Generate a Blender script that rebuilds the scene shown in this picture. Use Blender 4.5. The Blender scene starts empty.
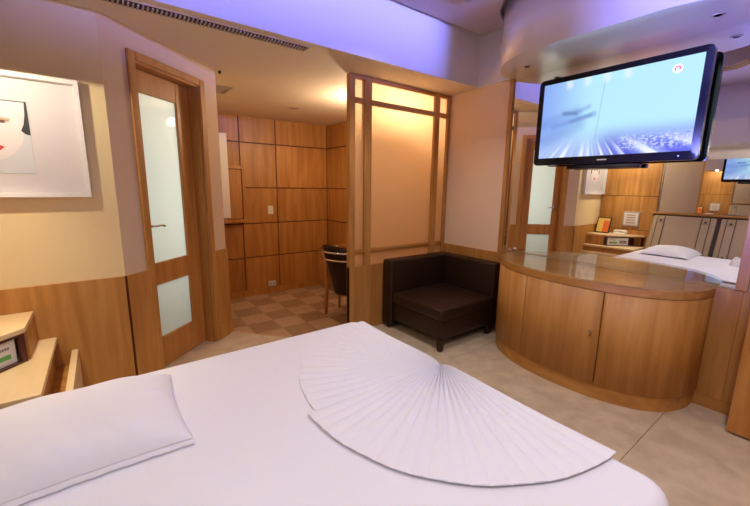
import bpy, bmesh, math, random
from mathutils import Vector, Matrix
random.seed(7)
sc = bpy.context.scene
C = sc.collection
R = math.radians

# ------------------------------------------------------------------ camera
# X runs towards the mirror wall, Y along it (away from the viewer), Z up; the raised bedroom floor is z = 0
F_PX, YAW, PITCH, ROLL, EYE = 363.3, R(53.13), R(-10.41), R(0.79), 1.30
fw = Vector((math.cos(YAW) * math.cos(PITCH), math.sin(YAW) * math.cos(PITCH), math.sin(PITCH)))
rt = fw.cross(Vector((0, 0, 1))).normalized()
up = rt.cross(fw)
rt2 = rt * math.cos(ROLL) + up * math.sin(ROLL)
up2 = up * math.cos(ROLL) - rt * math.sin(ROLL)
cam_d = bpy.data.cameras.new('camera')
cam_d.sensor_width = 36.0
cam_d.lens = F_PX / 750 * 36
cam_d.clip_start = 0.01
cam = bpy.data.objects.new('camera', cam_d)
cam.matrix_world = Matrix(((rt2.x, up2.x, -fw.x, 0), (rt2.y, up2.y, -fw.y, 0), (rt2.z, up2.z, -fw.z, EYE), (0, 0, 0, 1)))
C.objects.link(cam)
sc.camera = cam

# ------------------------------------------------------------------ world, exposure
w = bpy.data.worlds.new('world')
sc.world = w
w.use_nodes = True
w.node_tree.nodes['Background'].inputs[0].default_value = (0.02, 0.018, 0.02, 1)
w.node_tree.nodes['Background'].inputs[1].default_value = 1.0
sc.view_settings.view_transform = 'Standard'
sc.view_settings.look = 'None'
sc.view_settings.gamma = 1
sc.view_settings.use_curve_mapping = False
sc.view_settings.exposure = 0.52
sc.cycles.max_bounces = 10
sc.cycles.diffuse_bounces = 5
sc.cycles.glossy_bounces = 6
sc.cycles.transmission_bounces = 6
sc.cycles.transparent_max_bounces = 10
sc.cycles.caustics_reflective = False
sc.cycles.caustics_refractive = False
sc.cycles.sample_clamp_indirect = 6

# ------------------------------------------------------------------ lights (lamps of the room and added fill)
WARM = (1.0, 0.78, 0.52)
WARM2 = (1.0, 0.91, 0.82)
BLUE = (0.20, 0.22, 1.0)
def lamp(name, kind, loc, energy, col, size=0.05, size_y=None, direction=None, spot=None, blend=0.3, spread=None):
    d = bpy.data.lights.new(name, kind)
    d.energy = energy
    d.color = col
    if kind == 'AREA':
        d.shape = 'RECTANGLE' if size_y else 'DISK'
        d.size = size
        if size_y: d.size_y = size_y
        if spread: d.spread = spread
    else:
        d.shadow_soft_size = size
    if kind == 'SPOT':
        d.spot_size = spot
        d.spot_blend = blend
    o = bpy.data.objects.new(name, d)
    o.location = loc
    if direction:
        o.rotation_euler = Vector(direction).to_track_quat('-Z', 'Y').to_euler()
    C.objects.link(o)
    return o
# halogen downlights in the underside of the bulkhead over the headboard
for yy, e, cc in ((2.14, 15, (1.0, 0.87, 0.62)), (0.50, 9, WARM2), (-0.25, 9, WARM2)):
    lamp('headboard_spot', 'SPOT', (-0.385, yy, 1.842), e, cc, 0.03, direction=(0.0, 0, -1), spot=R(177), blend=0.02)
# the same halogen's narrower main beam onto the bedside unit
lamp('headboard_spot_beam', 'SPOT', (-0.385, 2.14, 1.842), 26, (1.0, 0.86, 0.62), 0.03, direction=(-0.05, 0, -1), spot=R(84), blend=0.8)
# blue neon lying on top of that bulkhead, washing the raised ceiling tray
lamp('cove_neon', 'AREA', (-0.42, 0.6, 2.22), 26, BLUE, 0.06, 3.0, direction=(1, 0, 0.14), spread=R(28))
lamp('side_fill_strip', 'AREA', (1.25, -1.36, 2.24), 14, BLUE, 3.1, 0.06, direction=(0, 1, 0.12), spread=R(24))  # unseen strip added on the side wall to wash the fascia blue
# warm fill for the whole room, added as downlights in the tray
CEIL_FILLS = ((1.62, 0.10), (1.62, 1.72), (-0.1, 0.15), (0.8, -0.2))
for cx, cy in CEIL_FILLS:
    lamp('tray_fill', 'SPOT', (cx, cy, 2.585), 40 if cx > 1 else 28, WARM2, 0.05, direction=(0, 0, -1), spot=R(118), blend=0.6)
# hall lamp, a downlight added for hall ambient, bathroom behind the glazed door
lamp('hall_uplight', 'POINT', (2.245, 3.15, 1.97), 28, WARM, 0.05)
lamp('hall_fill', 'SPOT', (1.9, 4.15, 2.17), 13, WARM, 0.05, direction=(0, 0, -1), spot=R(160), blend=0.5)
lamp('bathroom_lamp', 'AREA', (0.05, 3.65, 1.4), 9, (0.97, 1.0, 0.90), 0.8, 1.6, direction=(0.67, -0.74, 0))

# ------------------------------------------------------------------ materials
def mat(name, col, rough=0.5, metal=0.0, spec=0.5, bump=0.0, bscale=60.0, coat=0.0, emit=None, estr=0.0):
    m = bpy.data.materials.new(name)
    m.use_nodes = True
    nt = m.node_tree
    b = nt.nodes['Principled BSDF']
    b.inputs['Base Color'].default_value = (*col, 1)
    b.inputs['Roughness'].default_value = rough
    b.inputs['Metallic'].default_value = metal
    b.inputs['Specular IOR Level'].default_value = spec
    b.inputs['Coat Weight'].default_value = coat
    b.inputs['Coat Roughness'].default_value = max(0.08, rough * 0.8)
    if emit:
        b.inputs['Emission Color'].default_value = (*emit, 1)
        b.inputs['Emission Strength'].default_value = estr
    if bump:
        tc = nt.nodes.new('ShaderNodeTexCoord')
        n = nt.nodes.new('ShaderNodeTexNoise')
        n.inputs['Scale'].default_value = bscale
        n.inputs['Detail'].default_value = 5
        bp = nt.nodes.new('ShaderNodeBump')
        bp.inputs['Strength'].default_value = bump
        bp.inputs['Distance'].default_value = 0.01
        nt.links.new(tc.outputs['Object'], n.inputs['Vector'])
        nt.links.new(n.outputs['Fac'], bp.inputs['Height'])
        nt.links.new(bp.outputs['Normal'], b.inputs['Normal'])
    return m
def two_tone(name, c1, c2, scale, stretch=(1, 1, 1), rough=0.5, detail=4, coat=0.0, bump=0.0, random_tone=0.0, lo=0.35, hi=0.65):
    """noise-mixed two colour material on object coordinates; each object shifts the pattern and tone a little"""
    m = mat(name, c1, rough, coat=coat)
    nt = m.node_tree
    b = nt.nodes['Principled BSDF']
    tc = nt.nodes.new('ShaderNodeTexCoord')
    oi = nt.nodes.new('ShaderNodeObjectInfo')
    mp = nt.nodes.new('ShaderNodeMapping')
    mp.inputs['Scale'].default_value = stretch
    ad = nt.nodes.new('ShaderNodeVectorMath')
    ad.operation = 'ADD'
    sc1 = nt.nodes.new('ShaderNodeMath')
    sc1.operation = 'MULTIPLY'
    sc1.inputs[1].default_value = 37.0
    nt.links.new(oi.outputs['Random'], sc1.inputs[0])
    nt.links.new(tc.outputs['Object'], mp.inputs['Vector'])
    nt.links.new(mp.outputs['Vector'], ad.inputs[0])
    nt.links.new(sc1.outputs[0], ad.inputs[1])
    n = nt.nodes.new('ShaderNodeTexNoise')
    n.inputs['Scale'].default_value = scale
    n.inputs['Detail'].default_value = detail
    n.inputs['Distortion'].default_value = 0.3
    nt.links.new(ad.outputs[0], n.inputs['Vector'])
    rp = nt.nodes.new('ShaderNodeValToRGB')
    rp.color_ramp.elements[0].position = lo
    rp.color_ramp.elements[1].position = hi
    rp.color_ramp.elements[0].color = (*c1, 1)
    rp.color_ramp.elements[1].color = (*c2, 1)
    nt.links.new(n.outputs['Fac'], rp.inputs['Fac'])
    out = rp.outputs['Color']
    if random_tone:
        hs = nt.nodes.new('ShaderNodeHueSaturation')
        mr = nt.nodes.new('ShaderNodeMapRange')
        mr.inputs['To Min'].default_value = 1 - random_tone
        mr.inputs['To Max'].default_value = 1 + random_tone
        nt.links.new(oi.outputs['Random'], mr.inputs['Value'])
        nt.links.new(mr.outputs[0], hs.inputs['Value'])
        nt.links.new(out, hs.inputs['Color'])
        out = hs.outputs['Color']
    nt.links.new(out, b.inputs['Base Color'])
    if bump:
        bp = nt.nodes.new('ShaderNodeBump')
        bp.inputs['Strength'].default_value = bump
        bp.inputs['Distance'].default_value = 0.004
        nt.links.new(n.outputs['Fac'], bp.inputs['Height'])
        nt.links.new(bp.outputs['Normal'], b.inputs['Normal'])
    return m
M = {}
M['oak'] = two_tone('honey oak veneer', (0.415, 0.180, 0.036), (0.545, 0.265, 0.066), 2.2, (9, 9, 0.7), 0.5, coat=0.0, random_tone=0.05)
M['oak_x'] = two_tone('honey oak veneer, lying grain', (0.415, 0.180, 0.036), (0.545, 0.265, 0.066), 2.2, (0.7, 9, 9), 0.5, coat=0.0, random_tone=0.04)
M['oak_y'] = two_tone('honey oak veneer, cross grain', (0.415, 0.180, 0.036), (0.545, 0.265, 0.066), 2.2, (9, 0.7, 9), 0.5, coat=0.0, random_tone=0.04)
M['red_oak'] = two_tone('reddish oak door', (0.42, 0.172, 0.034), (0.54, 0.245, 0.060), 2.4, (9, 9, 0.7), 0.42, coat=0.06, random_tone=0.04)
M['hall_oak'] = two_tone('orange hall veneer', (0.40, 0.165, 0.034), (0.53, 0.245, 0.060), 2.0, (8, 8, 0.7), 0.45, coat=0.04, random_tone=0.08)
M['lit_oak'] = two_tone('pale shelf with lamplight in its colour', (0.72, 0.53, 0.28), (0.80, 0.62, 0.36), 2.0, (6, 0.8, 6), 0.4, coat=0.15)  # bright lamplight on the shelves is put into this pale colour
M['seam'] = mat('dark red seam', (0.11, 0.022, 0.010), 0.6)
M['cream'] = mat('cream wall paint', (0.80, 0.64, 0.35), 0.75, bump=0.04, bscale=180)
M['cream_pink'] = mat('warm beige wall paint', (0.80, 0.62, 0.44), 0.75, bump=0.04, bscale=180)
M['beige'] = mat('tan beige wall paint', (0.70, 0.53, 0.35), 0.75, bump=0.04, bscale=180)
M['white_paint'] = mat('white ceiling paint', (0.80, 0.77, 0.77), 0.7)
M['ceil_paint'] = mat('greyish tray ceiling paint', (0.62, 0.53, 0.50), 0.75)
M['lacquer'] = mat('satin white lacquer', (0.78, 0.74, 0.74), 0.24, spec=0.8, coat=0.9)
M['hall_ceil'] = mat('cream hall ceiling paint', (0.74, 0.62, 0.48), 0.7)
M['stone'] = two_tone('beige polished stone', (0.51, 0.405, 0.265), (0.64, 0.525, 0.365), 9, (1, 1, 1), 0.38, detail=8, bump=0.03, random_tone=0.03)
M['tile_light'] = two_tone('light vinyl tile', (0.50, 0.34, 0.22), (0.56, 0.39, 0.26), 12, rough=0.5, random_tone=0.04)
M['tile_dark'] = two_tone('brown vinyl tile', (0.33, 0.215, 0.125), (0.39, 0.255, 0.15), 12, rough=0.5, random_tone=0.05)
M['joint'] = mat('floor joint', (0.26, 0.18, 0.11), 0.8)
M['sheet'] = mat('white cotton sheet', (0.80, 0.80, 0.87), 0.85, bump=0.10, bscale=7)
M['linen'] = mat('white folded linen', (0.80, 0.80, 0.87), 0.85, bump=0.05, bscale=30)
M['leather'] = mat('dark brown leather', (0.026, 0.011, 0.006), 0.38, spec=0.32, bump=0.12, bscale=140)
M['pad'] = mat('taupe leather pad', (0.36, 0.26, 0.165), 0.5, bump=0.1, bscale=120)
M['pad_dark'] = mat('dark brown piping', (0.05, 0.028, 0.02), 0.5)
M['black'] = mat('gloss black plastic', (0.006, 0.006, 0.010), 0.14, spec=0.22, coat=0.08)
M['black_matt'] = mat('matt black', (0.012, 0.012, 0.013), 0.55)
M['chrome'] = mat('chrome', (0.80, 0.78, 0.75), 0.12, metal=1)
M['steel'] = mat('brushed steel', (0.55, 0.52, 0.48), 0.3, metal=1)
M['gold'] = mat('gold frame', (0.85, 0.58, 0.20), 0.25, metal=1)
M['mirror'] = mat('silver mirror', (0.90, 0.90, 0.90), 0.0, metal=1)
M['bronze_mirror'] = mat('bronze mirror', (0.42, 0.30, 0.17), 0.02, metal=1)
M['white'] = mat('white lacquer', (0.80, 0.78, 0.78), 0.4)
M['mat_board'] = mat('white mat board', (0.66, 0.63, 0.66), 0.8)
M['print'] = mat('pale portrait print', (0.62, 0.64, 0.70), 0.5)
M['skin_print'] = mat('powder white print', (0.74, 0.70, 0.72), 0.5)
M['lips_print'] = mat('red print', (0.52, 0.05, 0.03), 0.5)
M['eye_print'] = mat('brown print', (0.14, 0.06, 0.03), 0.5)
M['tan_print'] = mat('tan print', (0.55, 0.38, 0.25), 0.5)
M['hair_print'] = mat('black print', (0.015, 0.012, 0.014), 0.5)
M['maroon'] = mat('maroon lacquer niche', (0.085, 0.016, 0.010), 0.3, coat=0.2)
M['plastic_white'] = mat('white plastic', (0.78, 0.76, 0.72), 0.35)
M['green_lcd'] = mat('green display', (0.05, 0.12, 0.03), 0.2, emit=(0.08, 0.22, 0.05), estr=0.4)
M['ink'] = mat('grey ink', (0.22, 0.21, 0.21), 0.6)
M['vent_dark'] = mat('dark vent slot', (0.02, 0.017, 0.015), 0.7)
M['vent_metal'] = mat('beige vent metal', (0.45, 0.36, 0.29), 0.5)
M['taupe_wall'] = mat('taupe fabric wall', (0.52, 0.40, 0.27), 0.8, bump=0.05, bscale=200)
M['orange_print'] = mat('orange print', (0.75, 0.16, 0.03), 0.4)
M['yellow_print'] = mat('yellow print', (0.80, 0.55, 0.14), 0.4)
M['lamp_on'] = mat('lit halogen lens', (0.9, 0.85, 0.7), 0.4, emit=(1.0, 0.80, 0.55), estr=6)
M['lamp_off'] = mat('dark halogen lens', (0.05, 0.045, 0.04), 0.2)
M['sconce'] = mat('opal sconce glass', (0.85, 0.75, 0.6), 0.5, emit=(1.0, 0.75, 0.45), estr=1.2)
M['red'] = mat('red logo', (0.5, 0.02, 0.03), 0.4, emit=(0.75, 0.04, 0.06), estr=0.8)
M['logo_white'] = mat('white logo disc', (0.8, 0.8, 0.8), 0.4, emit=(1, 0.93, 0.95), estr=0.95)

def frosted(name, col, trans=0.6, rough=0.35, reeded=False):
    m = bpy.data.materials.new(name)
    m.use_nodes = True
    nt = m.node_tree
    nt.nodes.remove(nt.nodes['Principled BSDF'])
    out = nt.nodes['Material Output']
    df = nt.nodes.new('ShaderNodeBsdfDiffuse')
    tr = nt.nodes.new('ShaderNodeBsdfTranslucent')
    gl = nt.nodes.new('ShaderNodeBsdfGlossy')
    mx = nt.nodes.new('ShaderNodeMixShader')
    mx2 = nt.nodes.new('ShaderNodeMixShader')
    fr = nt.nodes.new('ShaderNodeFresnel')
    df.inputs['Color'].default_value = (*col, 1)
    tr.inputs['Color'].default_value = (*col, 1)
    gl.inputs['Roughness'].default_value = rough
    mx.inputs[0].default_value = trans
    nt.links.new(df.outputs[0], mx.inputs[1])
    nt.links.new(tr.outputs[0], mx.inputs[2])
    nt.links.new(fr.outputs[0], mx2.inputs[0])
    nt.links.new(mx.outputs[0], mx2.inputs[1])
    nt.links.new(gl.outputs[0], mx2.inputs[2])
    nt.links.new(mx2.outputs[0], out.inputs['Surface'])
    if reeded:
        tc = nt.nodes.new('ShaderNodeTexCoord')
        wv = nt.nodes.new('ShaderNodeTexWave')
        wv.inputs['Scale'].default_value = 28
        bp = nt.nodes.new('ShaderNodeBump')
        bp.inputs['Strength'].default_value = 0.25
        bp.inputs['Distance'].default_value = 0.004
        nt.links.new(tc.outputs['Object'], wv.inputs['Vector'])
        nt.links.new(wv.outputs['Fac'], bp.inputs['Height'])
        for s in (df, gl, tr):
            nt.links.new(bp.outputs[0], s.inputs['Normal'])
    return m
M['door_glass'] = frosted('frosted door glass', (0.80, 0.86, 0.80), 0.6, 0.04)
M['screen_glass'] = frosted('amber frosted glass', (0.82, 0.61, 0.38), 0.85, 0.22, reeded=True)

def clear_glass(name, tint=(0.95, 0.97, 0.95)):
    m = bpy.data.materials.new(name)
    m.use_nodes = True
    nt = m.node_tree
    nt.nodes.remove(nt.nodes['Principled BSDF'])
    out = nt.nodes['Material Output']
    tp = nt.nodes.new('ShaderNodeBsdfTransparent')
    tp.inputs['Color'].default_value = (*tint, 1)
    gl = nt.nodes.new('ShaderNodeBsdfGlossy')
    gl.inputs['Roughness'].default_value = 0.02
    fr = nt.nodes.new('ShaderNodeFresnel')
    fr.inputs['IOR'].default_value = 1.45
    mx = nt.nodes.new('ShaderNodeMixShader')
    ge = nt.nodes.new('ShaderNodeNewGeometry')
    sb = nt.nodes.new('ShaderNodeMath')
    sb.operation = 'SUBTRACT'
    sb.inputs[0].default_value = 1.0
    sb.use_clamp = True
    ml = nt.nodes.new('ShaderNodeMath')
    ml.operation = 'MULTIPLY'
    nt.links.new(ge.outputs['Backfacing'], sb.inputs[1])
    nt.links.new(sb.outputs[0], ml.inputs[0])
    nt.links.new(fr.outputs[0], ml.inputs[1])
    nt.links.new(ml.outputs[0], mx.inputs[0])
    nt.links.new(tp.outputs[0], mx.inputs[1])
    nt.links.new(gl.outputs[0], mx.inputs[2])
    nt.links.new(mx.outputs[0], out.inputs['Surface'])
    return m
M['glass'] = clear_glass('clear counter glass')

def screen_material():
    """television picture: pale cyan water, a dark swimmer streak, blue and white rays at the bottom; object coords y,z in metres"""
    m = bpy.data.materials.new('television picture')
    m.use_nodes = True
    nt = m.node_tree
    N, L = nt.nodes, nt.links
    b = N['Principled BSDF']
    b.inputs['Base Color'].default_value = (0.01, 0.01, 0.012, 1)
    b.inputs['Roughness'].default_value = 0.45
    b.inputs['Specular IOR Level'].default_value = 0.2
    tc = N.new('ShaderNodeTexCoord')
    sp = N.new('ShaderNodeSeparateXYZ')
    L.new(tc.outputs['Generated'], sp.inputs[0])
    def math_(op, a, b_=None, clamp=False):
        n = N.new('ShaderNodeMath')
        n.operation = op
        n.use_clamp = clamp
        for i, v in enumerate((a, b_)):
            if v is None: continue
            if isinstance(v, (int, float)): n.inputs[i].default_value = v
            else: L.new(v, n.inputs[i])
        return n.outputs[0]
    u = math_('SUBTRACT', 1.0, sp.outputs['Y'])        # 0 left .. 1 right for a viewer in the bed
    v = sp.outputs['Z']
    def smooth(x, a, b_):
        n = N.new('ShaderNodeMapRange')
        n.interpolation_type = 'SMOOTHSTEP'
        n.inputs['From Min'].default_value = a
        n.inputs['From Max'].default_value = b_
        L.new(x, n.inputs['Value'])
        return n.outputs[0]
    def mix(f, c1, c2):
        n = N.new('ShaderNodeMix')
        n.data_type = 'RGBA'
        L.new(f, n.inputs[0])
        for i, c in ((6, c1), (7, c2)):
            if isinstance(c, tuple): n.inputs[i].default_value = (*c, 1)
            else: L.new(c, n.inputs[i])
        return n.outputs[2]
    col = mix(smooth(u, 0.0, 0.42), (0.28, 0.45, 0.95), (0.50, 0.86, 1.0))
    col = mix(smooth(v, 0.45, 0.0), col, (0.42, 0.56, 0.95))
    # deep blue zone in the lower right half
    zone = math_('MULTIPLY', smooth(v, 0.40, 0.12), smooth(u, 0.36, 0.55))
    col = mix(math_('MULTIPLY', zone, 0.75), col, (0.13, 0.16, 0.72))
    # rays fanning out from a point on the picture
    du = math_('SUBTRACT', u, 0.36)
    dv = math_('SUBTRACT', v, 0.55)
    ang = math_('ARCTAN2', math_('MULTIPLY', du, 1.7), dv)
    nz = N.new('ShaderNodeTexNoise')
    nz.noise_dimensions = '1D'
    nz.inputs['Scale'].default_value = 7
    nz.inputs['Detail'].default_value = 3
    L.new(ang, nz.inputs['W'])
    ray = math_('MULTIPLY', smooth(nz.outputs['Fac'], 0.46, 0.68), smooth(v, 0.26, 0.02))
    col = mix(ray, col, (0.86, 0.93, 0.98))
    ray2 = math_('MULTIPLY', smooth(nz.outputs['Fac'], 0.46, 0.34), math_('MULTIPLY', smooth(v, 0.22, 0.0), smooth(u, 0.25, 0.4)))
    col = mix(ray2, col, (0.10, 0.12, 0.70))
    # speckled white crowd at the lower right
    n2 = N.new('ShaderNodeTexNoise')
    n2.inputs['Scale'].default_value = 42
    L.new(tc.outputs['Generated'], n2.inputs['Vector'])
    sp2 = math_('MULTIPLY', smooth(n2.outputs['Fac'], 0.48, 0.58), math_('MULTIPLY', math_('MULTIPLY', smooth(v, 0.26, 0.18), smooth(v, 0.02, 0.1)), smooth(u, 0.56, 0.62)))
    col = mix(math_('MULTIPLY', sp2, 0.55), col, (0.85, 0.92, 1.0))
    # swimmer: soft capsules
    def capsule(a, b_, r, colr, strength, col):
        ax, ay = a
        bx, by = b_
        ex, ey = (bx - ax) * 1.75, by - ay
        L2 = ex * ex + ey * ey
        px = math_('MULTIPLY', math_('SUBTRACT', u, ax), 1.75)
        py = math_('SUBTRACT', v, ay)
        t = math_('DIVIDE', math_('ADD', math_('MULTIPLY', px, ex), math_('MULTIPLY', py, ey)), L2, True)
        qx = math_('SUBTRACT', px, math_('MULTIPLY', t, ex))
        qy = math_('SUBTRACT', py, math_('MULTIPLY', t, ey))
        d = math_('SQRT', math_('ADD', math_('MULTIPLY', qx, qx), math_('MULTIPLY', qy, qy)))
        f = math_('MULTIPLY', smooth(d, r, r * 0.1), strength)
        return mix(f, col, colr)
    dk = (0.16, 0.27, 0.72)
    col = capsule((0.02, 0.46), (0.27, 0.58), 0.13, dk, 0.42, col)
    col = capsule((0.18, 0.585), (0.27, 0.57), 0.045, (0.04, 0.06, 0.30), 0.5, col)
    col = capsule((0.27, 0.57), (0.36, 0.63), 0.05, dk, 0.45, col)
    col = capsule((0.10, 0.42), (0.40, 0.53), 0.06, dk, 0.5, col)
    col = capsule((0.24, 0.47), (0.38, 0.52), 0.04, (0.06, 0.10, 0.40), 0.35, col)
    col = capsule((0.03, 0.24), (0.29, 0.42), 0.16, dk, 0.42, col)
    col = capsule((0.455, 0.95), (0.425, 0.2), 0.010, (0.25, 0.42, 0.6), 0.5, col)
    for k in range(4):
        col = capsule((0.20 + k * 0.13, 1.0), (0.205 + k * 0.13, 0.93), 0.07, (0.9, 0.98, 1.0), 0.6, col)
    L.new(col, b.inputs['Emission Color'])
    b.inputs['Emission Strength'].default_value = 0.70
    return m
M['tv'] = screen_material()

# ------------------------------------------------------------------ mesh helpers
ORG = {}
class MB:
    def __init__(s):
        s.v, s.f = [], []
    def add(s, verts, faces):
        o = len(s.v)
        s.v += [tuple(p) for p in verts]
        s.f += [tuple(i + o for i in f) for f in faces]
        return s
    def box(s, x0, x1, y0, y1, z0, z1):
        return s.add([(x0, y0, z0), (x1, y0, z0), (x1, y1, z0), (x0, y1, z0), (x0, y0, z1), (x1, y0, z1), (x1, y1, z1), (x0, y1, z1)],
                     [(3, 2, 1, 0), (4, 5, 6, 7), (0, 1, 5, 4), (1, 2, 6, 5), (2, 3, 7, 6), (3, 0, 4, 7)])
    def obox(s, o, ax, ay, az, a0, a1, b0, b1, c0, c1):
        """box in a local frame: origin o and axes ax, ay, az"""
        o, ax, ay, az = map(Vector, (o, ax, ay, az))
        P = lambda a, b, c: o + ax * a + ay * b + az * c
        return s.add([P(a0, b0, c0), P(a1, b0, c0), P(a1, b1, c0), P(a0, b1, c0), P(a0, b0, c1), P(a1, b0, c1), P(a1, b1, c1), P(a0, b1, c1)],
                     [(3, 2, 1, 0), (4, 5, 6, 7), (0, 1, 5, 4), (1, 2, 6, 5), (2, 3, 7, 6), (3, 0, 4, 7)])
    def prism(s, poly, z0, z1):
        n = len(poly)
        return s.add([(x, y, z0) for x, y in poly] + [(x, y, z1) for x, y in poly],
                     [tuple(range(n - 1, -1, -1)), tuple(range(n, 2 * n))] + [(i, (i + 1) % n, n + (i + 1) % n, n + i) for i in range(n)])
    def strip(s, outer, inner, z0, z1):
        """curved wall between two equally long plan polylines"""
        n = len(outer)
        vs = [(x, y, z0) for x, y in outer] + [(x, y, z0) for x, y in inner] + [(x, y, z1) for x, y in outer] + [(x, y, z1) for x, y in inner]
        fs = []
        for i in range(n - 1):
            fs += [(i, i + 1, 2 * n + i + 1, 2 * n + i), (n + i + 1, n + i, 3 * n + i, 3 * n + i + 1),
                   (2 * n + i, 2 * n + i + 1, 3 * n + i + 1, 3 * n + i), (i + 1, i, n + i, n + i + 1)]
        fs += [(0, 2 * n, 3 * n, n), (n - 1, 2 * n - 1, 4 * n - 1, 3 * n - 1)]
        return s.add(vs, fs)
    def tube(s, pts, r, seg=10, closed=False):
        pts = [Vector(p) for p in pts]
        rs = r if isinstance(r, (list, tuple)) else [r] * len(pts)
        n = len(pts)
        vs, fs = [], []
        for i, p in enumerate(pts):
            if closed: t = pts[(i + 1) % n] - pts[i - 1]
            else: t = pts[min(i + 1, n - 1)] - pts[max(i - 1, 0)]
            t.normalize()
            a = t.cross(Vector((0, 0, 1)))
            if a.length < 0.05: a = t.cross(Vector((1, 0, 0)))
            a.normalize()
            b = a.cross(t)
            for k in range(seg):
                an = 2 * math.pi * k / seg
                vs.append(p + (a * math.cos(an) + b * math.sin(an)) * rs[i])
        for i in range(n if closed else n - 1):
            j = (i + 1) % n
            for k in range(seg):
                fs.append((i * seg + k, i * seg + (k + 1) % seg, j * seg + (k + 1) % seg, j * seg + k))
        if not closed:
            fs += [tuple(range(seg - 1, -1, -1)), tuple(range((n - 1) * seg, n * seg))]
        return s.add(vs, fs)
    def lathe(s, c, prof, seg=24, axis='Z'):
        """profile of (radius, height) pairs turned about an axis through c"""
        vs, fs = [], []
        n = len(prof)
        for r, h in prof:
            for k in range(seg):
                a = 2 * math.pi * k / seg
                q = (r * math.cos(a), r * math.sin(a), h)
                if axis == 'X': q = (h, q[0], q[1])
                if axis == 'Y': q = (q[0], h, q[1])
                vs.append((c[0] + q[0], c[1] + q[1], c[2] + q[2]))
        for i in range(n - 1):
            for k in range(seg):
                fs.append((i * seg + k, i * seg + (k + 1) % seg, (i + 1) * seg + (k + 1) % seg, (i + 1) * seg + k))
        fs += [tuple(range(seg - 1, -1, -1)), tuple(range((n - 1) * seg, n * seg))]
        return s.add(vs, fs)
    def build(s, name, m, parent=None, bevel=0.0, seg=2, smooth=False, subsurf=0):
        me = bpy.data.meshes.new(name)
        if parent is not None:
            org = ORG[parent]
        else:
            xs, ys, zs = zip(*s.v)
            org = Vector(((min(xs) + max(xs)) / 2, (min(ys) + max(ys)) / 2, min(zs)))
        me.from_pydata([tuple(Vector(p) - org) for p in s.v], [], s.f)
        bm = bmesh.new()
        bm.from_mesh(me)
        bmesh.ops.recalc_face_normals(bm, faces=bm.faces)
        bm.to_mesh(me)
        bm.free()
        me.materials.append(M[m])
        o = bpy.data.objects.new(name, me)
        C.objects.link(o)
        if parent is not None:
            o.parent = parent
        else:
            o.location = org
        ORG[o] = org
        if smooth:
            for p in me.polygons: p.use_smooth = True
        if bevel:
            bv = o.modifiers.new('bevel', 'BEVEL')
            bv.width = bevel
            bv.segments = seg
            bv.limit_method = 'ANGLE'
            bv.angle_limit = R(40)
            if seg > 2:
                for p in me.polygons: p.use_smooth = True
        if subsurf:
            ss = o.modifiers.new('subsurf', 'SUBSURF')
            ss.levels = ss.render_levels = subsurf
        return o
def thing(name, label, cat, loc, group=None):
    o = bpy.data.objects.new(name, None)
    o.empty_display_size = 0.1
    o.location = loc
    C.objects.link(o)
    ORG[o] = Vector(loc)
    return tag(o, label, cat, group)
def tag(o, label, cat, group=None):
    o['label'] = label
    o['category'] = cat
    if group: o['group'] = group
    return o
def struct(o):
    o['kind'] = 'structure'
    return o
def copy_tree(root, shift, label=None):
    r = root.copy()
    C.objects.link(r)
    r.location = Vector(root.location) + Vector(shift)
    if label: r['label'] = label
    for ch in list(root.children):
        c = ch.copy()
        C.objects.link(c)
        c.parent = r
        for g in list(ch.children):
            d = g.copy()
            C.objects.link(d)
            d.parent = c
    return r
def B(*a): return MB().box(*a)

# ------------------------------------------------------------------ the shell
XM = 2.86          # mirror wall
YP = 2.557         # picture wall
ZC = 2.185         # low ceiling
ZT = 2.60          # ceiling of the tray
ZH = -0.27         # sunken hall floor
XR = -0.75         # headboard wall
A0 = Vector((0.072, YP, 0))                       # foot of the angled door wall
AD = Vector((math.cos(R(42.3)), math.sin(R(42.3)), 0))   # along it
AN = Vector((-AD.y, AD.x, 0))                     # into the wall, away from the room
AZ = Vector((0, 0, 1))
AL = 1.012                                        # its length
E1 = A0 + AD * AL

# raised bedroom floor: sub-floor with big stone slabs on it
edge = [(E1.x, E1.y), (1.10, 2.905), (1.36, 2.67), (1.66, 2.585)]
plat = [(-0.85, -1.6), (2.96, -1.6), (2.96, 2.66), (1.66, 2.66)] + edge[::-1] + [(E1.x - 0.75, E1.y + 0.05), (-0.85, 2.66)]
floor = struct(MB().prism(plat, ZH - 0.02, -0.012).build('floor', 'joint'))
def clip_poly(poly, axis, lim, keep_less):
    out = []
    for i in range(len(poly)):
        p, q = poly[i], poly[(i + 1) % len(poly)]
        inp = (p[axis] <= lim) == keep_less
        inq = (q[axis] <= lim) == keep_less
        if inp: out.append(p)
        if inp != inq:
            t = (lim - p[axis]) / (q[axis] - p[axis])
            out.append((p[0] + t * (q[0] - p[0]), p[1] + t * (q[1] - p[1])))
    return out
gj = 0.0014
for x0, x1 in ((-0.85, 1.0), (1.0, 2.96)):
    for y0, y1 in ((-1.6, -0.675), (-0.675, 0.525), (0.525, 1.725), (1.725, 3.4)):
        pl = plat
        pl = clip_poly(pl, 0, x0 + gj, False)
        pl = clip_poly(pl, 0, x1 - gj, True)
        pl = clip_poly(pl, 1, y0 + gj, False)
        pl = clip_poly(pl, 1, y1 - gj, True)
        if len(pl) > 2:
            MB().prism(pl, -0.012, 0.0).build('floor_slab', 'stone', floor)

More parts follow.
